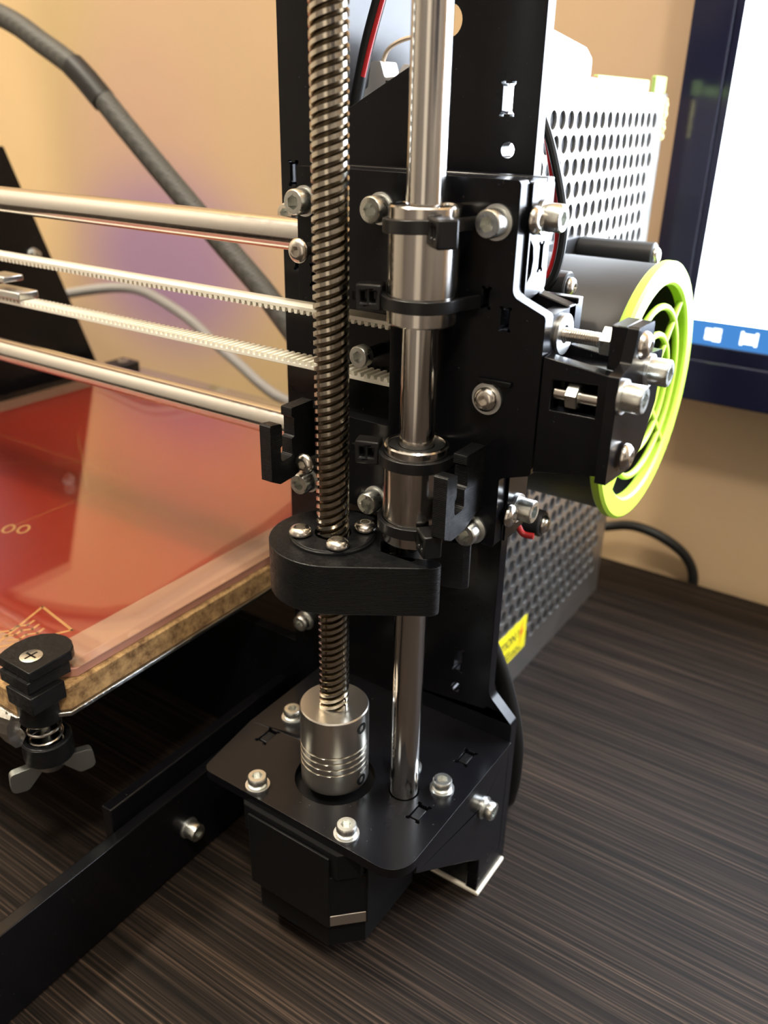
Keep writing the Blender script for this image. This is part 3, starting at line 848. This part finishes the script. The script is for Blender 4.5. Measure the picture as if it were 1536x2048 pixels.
mk('front_sheet', G().box(-43, PXF, PY0-1, PY0-0.05, PZ0+0.2, PZ1), MATS['galvanised_steel'], ps)
mk('top_bracket', G().prism(rpoly([(96,180.0),(96,196.5),(118,194.6),(144,191.4),(149.6,188.6,2),(149.6,180.0)]), 'x', -9, -6.4), MATS['galvanised_steel'], ps, 0.3)
mk('green_strip', G().box(-8.6, -6.6, 157, 210, 179.9, 184.2), MATS['pale_green'], ps, 0.5)
mk('red_strip', G().box(-8.6, -6.6, 149.8, 156.8, 179.9, 183.4), MATS['red_wire'], ps, 0.4)
mk('green_strip', G().box(-8.6, -6.6, 217.5, 230.5, 179.9, 186.0), MATS['pale_green'], ps, 0.5)
gb = G()
for i in range(9):
    zz = 164 + i*1.7; w_ = 0.9+0.7*random.random()
    gb.lathe([(0,-w_),(w_*0.7,-w_*0.7),(w_,0),(w_*0.7,w_*0.7),(0,w_)], (PXF-0.2, PY1+0.3, zz), 'z', 10, False)
mk('glue_bead', gb, MATS['glue_yellow'], ps)
# caution sticker
st = mk('caution_sticker', G().box(PXF+0.02, PXF+0.12, 94, 143.4, -37.2, -20.8), MATS['yellow_paper'], ps)
def lettering(txt, size, yc, zc, mat, parent, shear=0.0):
    cu = bpy.data.curves.new('lettering', 'FONT'); cu.body = txt; cu.size = size*MM; cu.align_x = 'RIGHT'; cu.extrude = 0.00002
    cu.offset = 0.00006*size/4
    tmp = bpy.data.objects.new('tmp', cu); COL.objects.link(tmp)
    bpy.context.view_layer.update()
    me = bpy.data.meshes.new_from_object(tmp.evaluated_get(bpy.context.evaluated_depsgraph_get()))
    bpy.data.objects.remove(tmp, do_unlink=True)
    me.materials.clear(); me.materials.append(MATS[mat])
    o = bpy.data.objects.new('lettering', me)
    mw = Matrix.Translation((Vector((PXF+0.15, yc, zc)) + Vector((0,0,TZ))) * MM) @ Matrix(((0,0,1,0),(1,0,0,0),(0,1,0,0),(0,0,0,1)))
    return link(o, mw, parent)
lettering('CAUTION !', 5.6, 136.4, -28.8, 'ink_black', st)
bolt = [(139.6,-22.0),(136.4,-28.4),(138.4,-28.0),(136.8,-34.2),(140.4,-26.6),(138.4,-27.0)]
mk('lightning_mark', G().prism(bolt, 'x', PXF+0.12, PXF+0.18), MATS['ink_red'], st)
for k, (a, b) in enumerate(((112,128),(112,136),(112,139))):
    gt_ = G(); y = a
    while y < b:
        w_ = 0.8+random.random()*2.4; gt_.box(PXF+0.12, PXF+0.17, y, min(y+w_, b), -31.6-k*1.75-0.9, -31.6-k*1.75); y += w_+0.6
    mk('small_print', gt_, MATS['ink_black'], st)

# ------------------------------------------------------------------ fan on the power supply with neon guard
FYc, FZc = 110.4, 93.7
fa = thing('cooling_fan', 'black round cooling fan mounted on the perforated power supply', 'fan', (10, FYc, FZc-40))
mk('fan_frame', G().prism(rpoly([(FYc-40,FZc-40,5),(FYc+40,FZc-40,5),(FYc+40,FZc+40,5),(FYc-40,FZc+40,5)]), 'x', -5.7, -2.2, [circ(FYc,FZc,37,48)]), MATS['fan_black'], fa, 0.3)
mk('barrel', G().ring((0,FYc,FZc), 'x', 38.6, 36.8, -2.1, 37.4, 72), MATS['fan_black'], fa)
for sy in (-1, 1):
    for sz in (-1, 1):
        ps_ = mk('corner_post', G().cyl((0,FYc+sy*35.9,FZc+sz*35.9), 'x', 4.2, -2.1, 24.5, 28, 0.4), MATS['fan_black'], fa)
        screw('btn', (24.1, FYc+sy*35.9, FZc+sz*35.9), PX, ps_, None)
mk('hub', G().cyl((0,FYc,FZc), 'x', 15, 4, 26, 40, 1.0), MATS['fan_black'], fa)
for k in range(7):
    a0 = 2*math.pi*k/7; vs = []; fs = []
    for i in range(7):
        r = 15 + 21*i/6
        for s, (xx, da) in enumerate(((23, 0.0), (7, 0.62+0.1*i/6))):
            a = a0 + da + 0.06*i
            for dx in (0, 1.2): vs.append((xx+dx, FYc+r*math.cos(a), FZc+r*math.sin(a)))
    for i in range(6):
        b = i*4; c = b+4
        fs += [(b,c,c+2,b+2),(b+1,b+3,c+3,c+1),(b,b+1,c+1,c),(b+2,c+2,c+3,b+3)]
    fs += [(0,2,3,1),(24,25,27,26)]
    mk('blade', G().add(vs, fs), MATS['fan_black'], fa)
gd_ = thing('fan_guard', 'neon yellow green round fan guard with ring grille', 'fan guard', (39.5, FYc-1, FZc-40))
gy, gz = FYc-1.0, FZc
mk('outer_rim', G().lathe([(33.2,37.5),(39.6,37.5),(40.1,38.2),(40.1,40.2),(39.2,41.0),(34.0,41.0),(33.2,40.2),(33.2,37.5)], (0,gy,gz), 'x', 80, False), MATS['neon_green'], gd_)
for r in (26.6, 18.2, 10.4):
    mk('ring', G().tube([(39.4, gy+r*math.cos(2*math.pi*k/64), gz+r*math.sin(2*math.pi*k/64)) for k in range(64)], 1.05, 10, True), MATS['neon_green'], gd_)
for ang in (48, 138, 228, 318):
    a = math.radians(ang)
    mk('spoke', G().tube([(39.2, gy+r*math.cos(a), gz+r*math.sin(a)) for r in (10.4, 20, 34)], 1.0, 10), MATS['neon_green'], gd_)

# ------------------------------------------------------------------ monitor
mn = thing('monitor', 'black framed monitor glowing white with a blue taskbar', 'monitor', (250, 262, -51))
my = 250.0
ML, MR, MB, MT = -6.5, 505, 51.5, 372
SL, SR, SB, ST = 13.5, 486, 77.6, 352
mk('back_shell', G().box(ML+1, MR-1, my+4, my+20, MB+1, MT-1), MATS['fan_black'], mn, 2)
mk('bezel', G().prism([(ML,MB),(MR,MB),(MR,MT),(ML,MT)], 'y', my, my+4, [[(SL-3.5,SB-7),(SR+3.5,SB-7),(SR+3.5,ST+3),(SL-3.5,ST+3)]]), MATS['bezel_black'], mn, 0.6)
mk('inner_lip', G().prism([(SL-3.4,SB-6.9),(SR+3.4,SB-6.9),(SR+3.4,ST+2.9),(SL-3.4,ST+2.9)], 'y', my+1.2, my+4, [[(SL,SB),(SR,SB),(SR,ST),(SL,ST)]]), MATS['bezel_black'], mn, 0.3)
sc = mk('screen', G().box(SL, SR, my+2.2, my+3.6, SB, ST), MATS['screen_white'], mn)
tb = mk('taskbar', G().box(SL, SR, my+1.9, my+2.18, SB, 88.6), MATS['screen_blue'], sc)
def iconq(pts, g): return g.prism(pts, 'y', my+1.7, my+1.88)
lg = G()
for (x0, x1, za, zb_) in ((20.6,23.6,80.2,82.6),(24.0,27.6,79.8,82.6),(20.6,23.6,83.0,85.3),(24.0,27.6,83.0,85.7)):
    iconq([(x0,za),(x1,za),(x1,zb_),(x0,zb_)], lg)
mk('start_icon', lg, MATS['screen_icon'], sc)
ig = G()
iconq([(36.8,80.6),(42.6,80.6),(42.6,85.2),(36.8,85.2)], ig); iconq([(36.0,80.0),(37.2,80.0),(37.2,86.0),(36.0,86.0)], ig); iconq([(42.2,80.0),(43.4,80.0),(43.4,86.0),(42.2,86.0)], ig)
mk('task_icon', ig, MATS['screen_icon'], sc)
mk('stand_neck', G().box(225, 275, my+7, my+15, -48, MB+10), MATS['fan_black'], mn, 1)
mk('stand_base', G().box(150, 350, my-90, my+15, -51, -48.05), MATS['fan_black'], mn, 1)

# ------------------------------------------------------------------ cables
bc = thing('braided_cable', 'thick black braided cable arching in front of the wall', 'cable', (-250,150,100))
path = spline([(-470,150,236),(-390,150,228),(-322,150,211),(-292,150,198.5),(-264,150,184.3),(-238,150,163),(-212.8,150,142.2),(-179.7,150,115.7),(-157,150,98),(-141.6,150,83.8),(-122,150,64),(-104,150,40)], 8)
mk('sleeve', G().tube(path, 5.3, 16), MATS['braided_sleeve'], bc)
mk('heat_shrink', G().tube(spline([(-270,150,188.3),(-262,150,182.6),(-250.5,150,173.2)], 8), 5.9, 16), MATS['black_rubber'], bc)
tag(mk('grey_cable', G().tube(spline([(-440,196,40),(-380,198,57),(-330,200,68),(-300,200,71),(-280,200,67),(-256.9,200,58.7),(-238,200,48),(-219.1,200,38.3),(-203,200,29.5),(-186.2,200,23.9),(-150,200,20)], 8), 3.0, 12), MATS['grey_cable']),
    'thin grey cable sagging behind the print bed', 'cable')
tag(mk('power_cable', G().tube(spline([(-40,255,-34),(-17.7,262,-30.5),(-4,264,-26.5),(7.6,265,-27),(18,267,-31),(26,270,-37.5),(31,272.1,-46),(33,272.2,-56),(33.5,272.2,-75),(33.5,272.2,-140)], 8), 2.6, 12), MATS['black_rubber']),
    'black power cable arching beside the wall, down behind the desk edge', 'cable')
tag(mk('frame_cable', G().sweep(spline([(14,58,26),(19.4,58,16.5),(23.4,58,8),(27.4,58,-4),(29.4,58,-14),(29.4,59,-26),(27.5,62,-38),(23,68,-49),(10,80,-49.3)], 8), [(2.2*math.cos(a), 3.2*math.sin(a)) for a in [2*math.pi*k/12 for k in range(12)]]), MATS['black_rubber']),
    'black cable running down behind the foot of the frame', 'cable')
tag(mk('fan_wire', G().tube(spline([(9,72,181),(13.1,72,172.5),(15.8,72,165),(19.2,72,151.8),(20.9,72,141.9),(19.4,72,132.6),(15,73,126)], 8), 1.1, 10), MATS['red_wire']),
    'red wire hanging down in front of the perforated panel', 'wire', 'fan wires')
tag(mk('fan_wire', G().tube(spline([(10,70,178),(14.2,70,171.3),(17.7,70,163.9),(21.7,70,152.1),(23.1,70,143.5),(21.6,70,133.1),(16.5,70.5,126)], 8), 1.15, 10), MATS['black_rubber']),
    'black wire beside the red one at the perforated panel', 'wire', 'fan wires')
tag(mk('fan_wire', G().tube(spline([(18,60,71),(21.2,60,65.6),(22.6,60,62.4),(24.4,60,60.3),(27.5,60.5,60.2)], 8), 0.95, 10), MATS['red_wire']),
    'short red wire end under the lower cap screw', 'wire', 'fan wires')
tag(mk('motor_wire', G().tube(spline([(-21.5,55,210),(-24,55,203),(-26.2,55,197.2),(-29.7,55,187.4),(-32.6,55,176.4),(-34.5,55,168)], 8), 1.75, 12), MATS['black_rubber']),
    'black wire behind the frame opening, left of the red wire', 'wire', 'motor wires')
tag(mk('motor_wire', G().tube(spline([(-20,53,207),(-23.2,53,198.4),(-25.6,53,192),(-27.6,53,186.4),(-29.6,53,180)], 8), 0.65, 10), MATS['red_wire']),
    'red wire behind the frame opening above the white plug', 'wire', 'motor wires')
pl = thing('plug_connector', 'white plastic plug glimpsed through the frame opening', 'connector', (-31,72,174))
mk('plug_body', G().prism(rpoly([(-40,173),(-22,173),(-22,183.2,1),(-27,183.6,1),(-29,180.6,1),(-33,180.2,1),(-34.5,184.4,0.8),(-37.5,184.4,0.8),(-38.5,178,1),(-40,177)]), 'y', 68, 76), MATS['white_plastic'], pl, 0.3)
mk('plug_window', G().box(-32.4, -24.6, 67.6, 67.95, 176.6, 179.6), MATS['dark_interior'], pl)
mk('plug_wire', G().tube(spline([(-35,70,184.2),(-33.5,70,187),(-30,70,189.0),(-25,70,190.0),(-18,70,189.6)], 8), 0.6, 8), MATS['beige_wire'], pl)
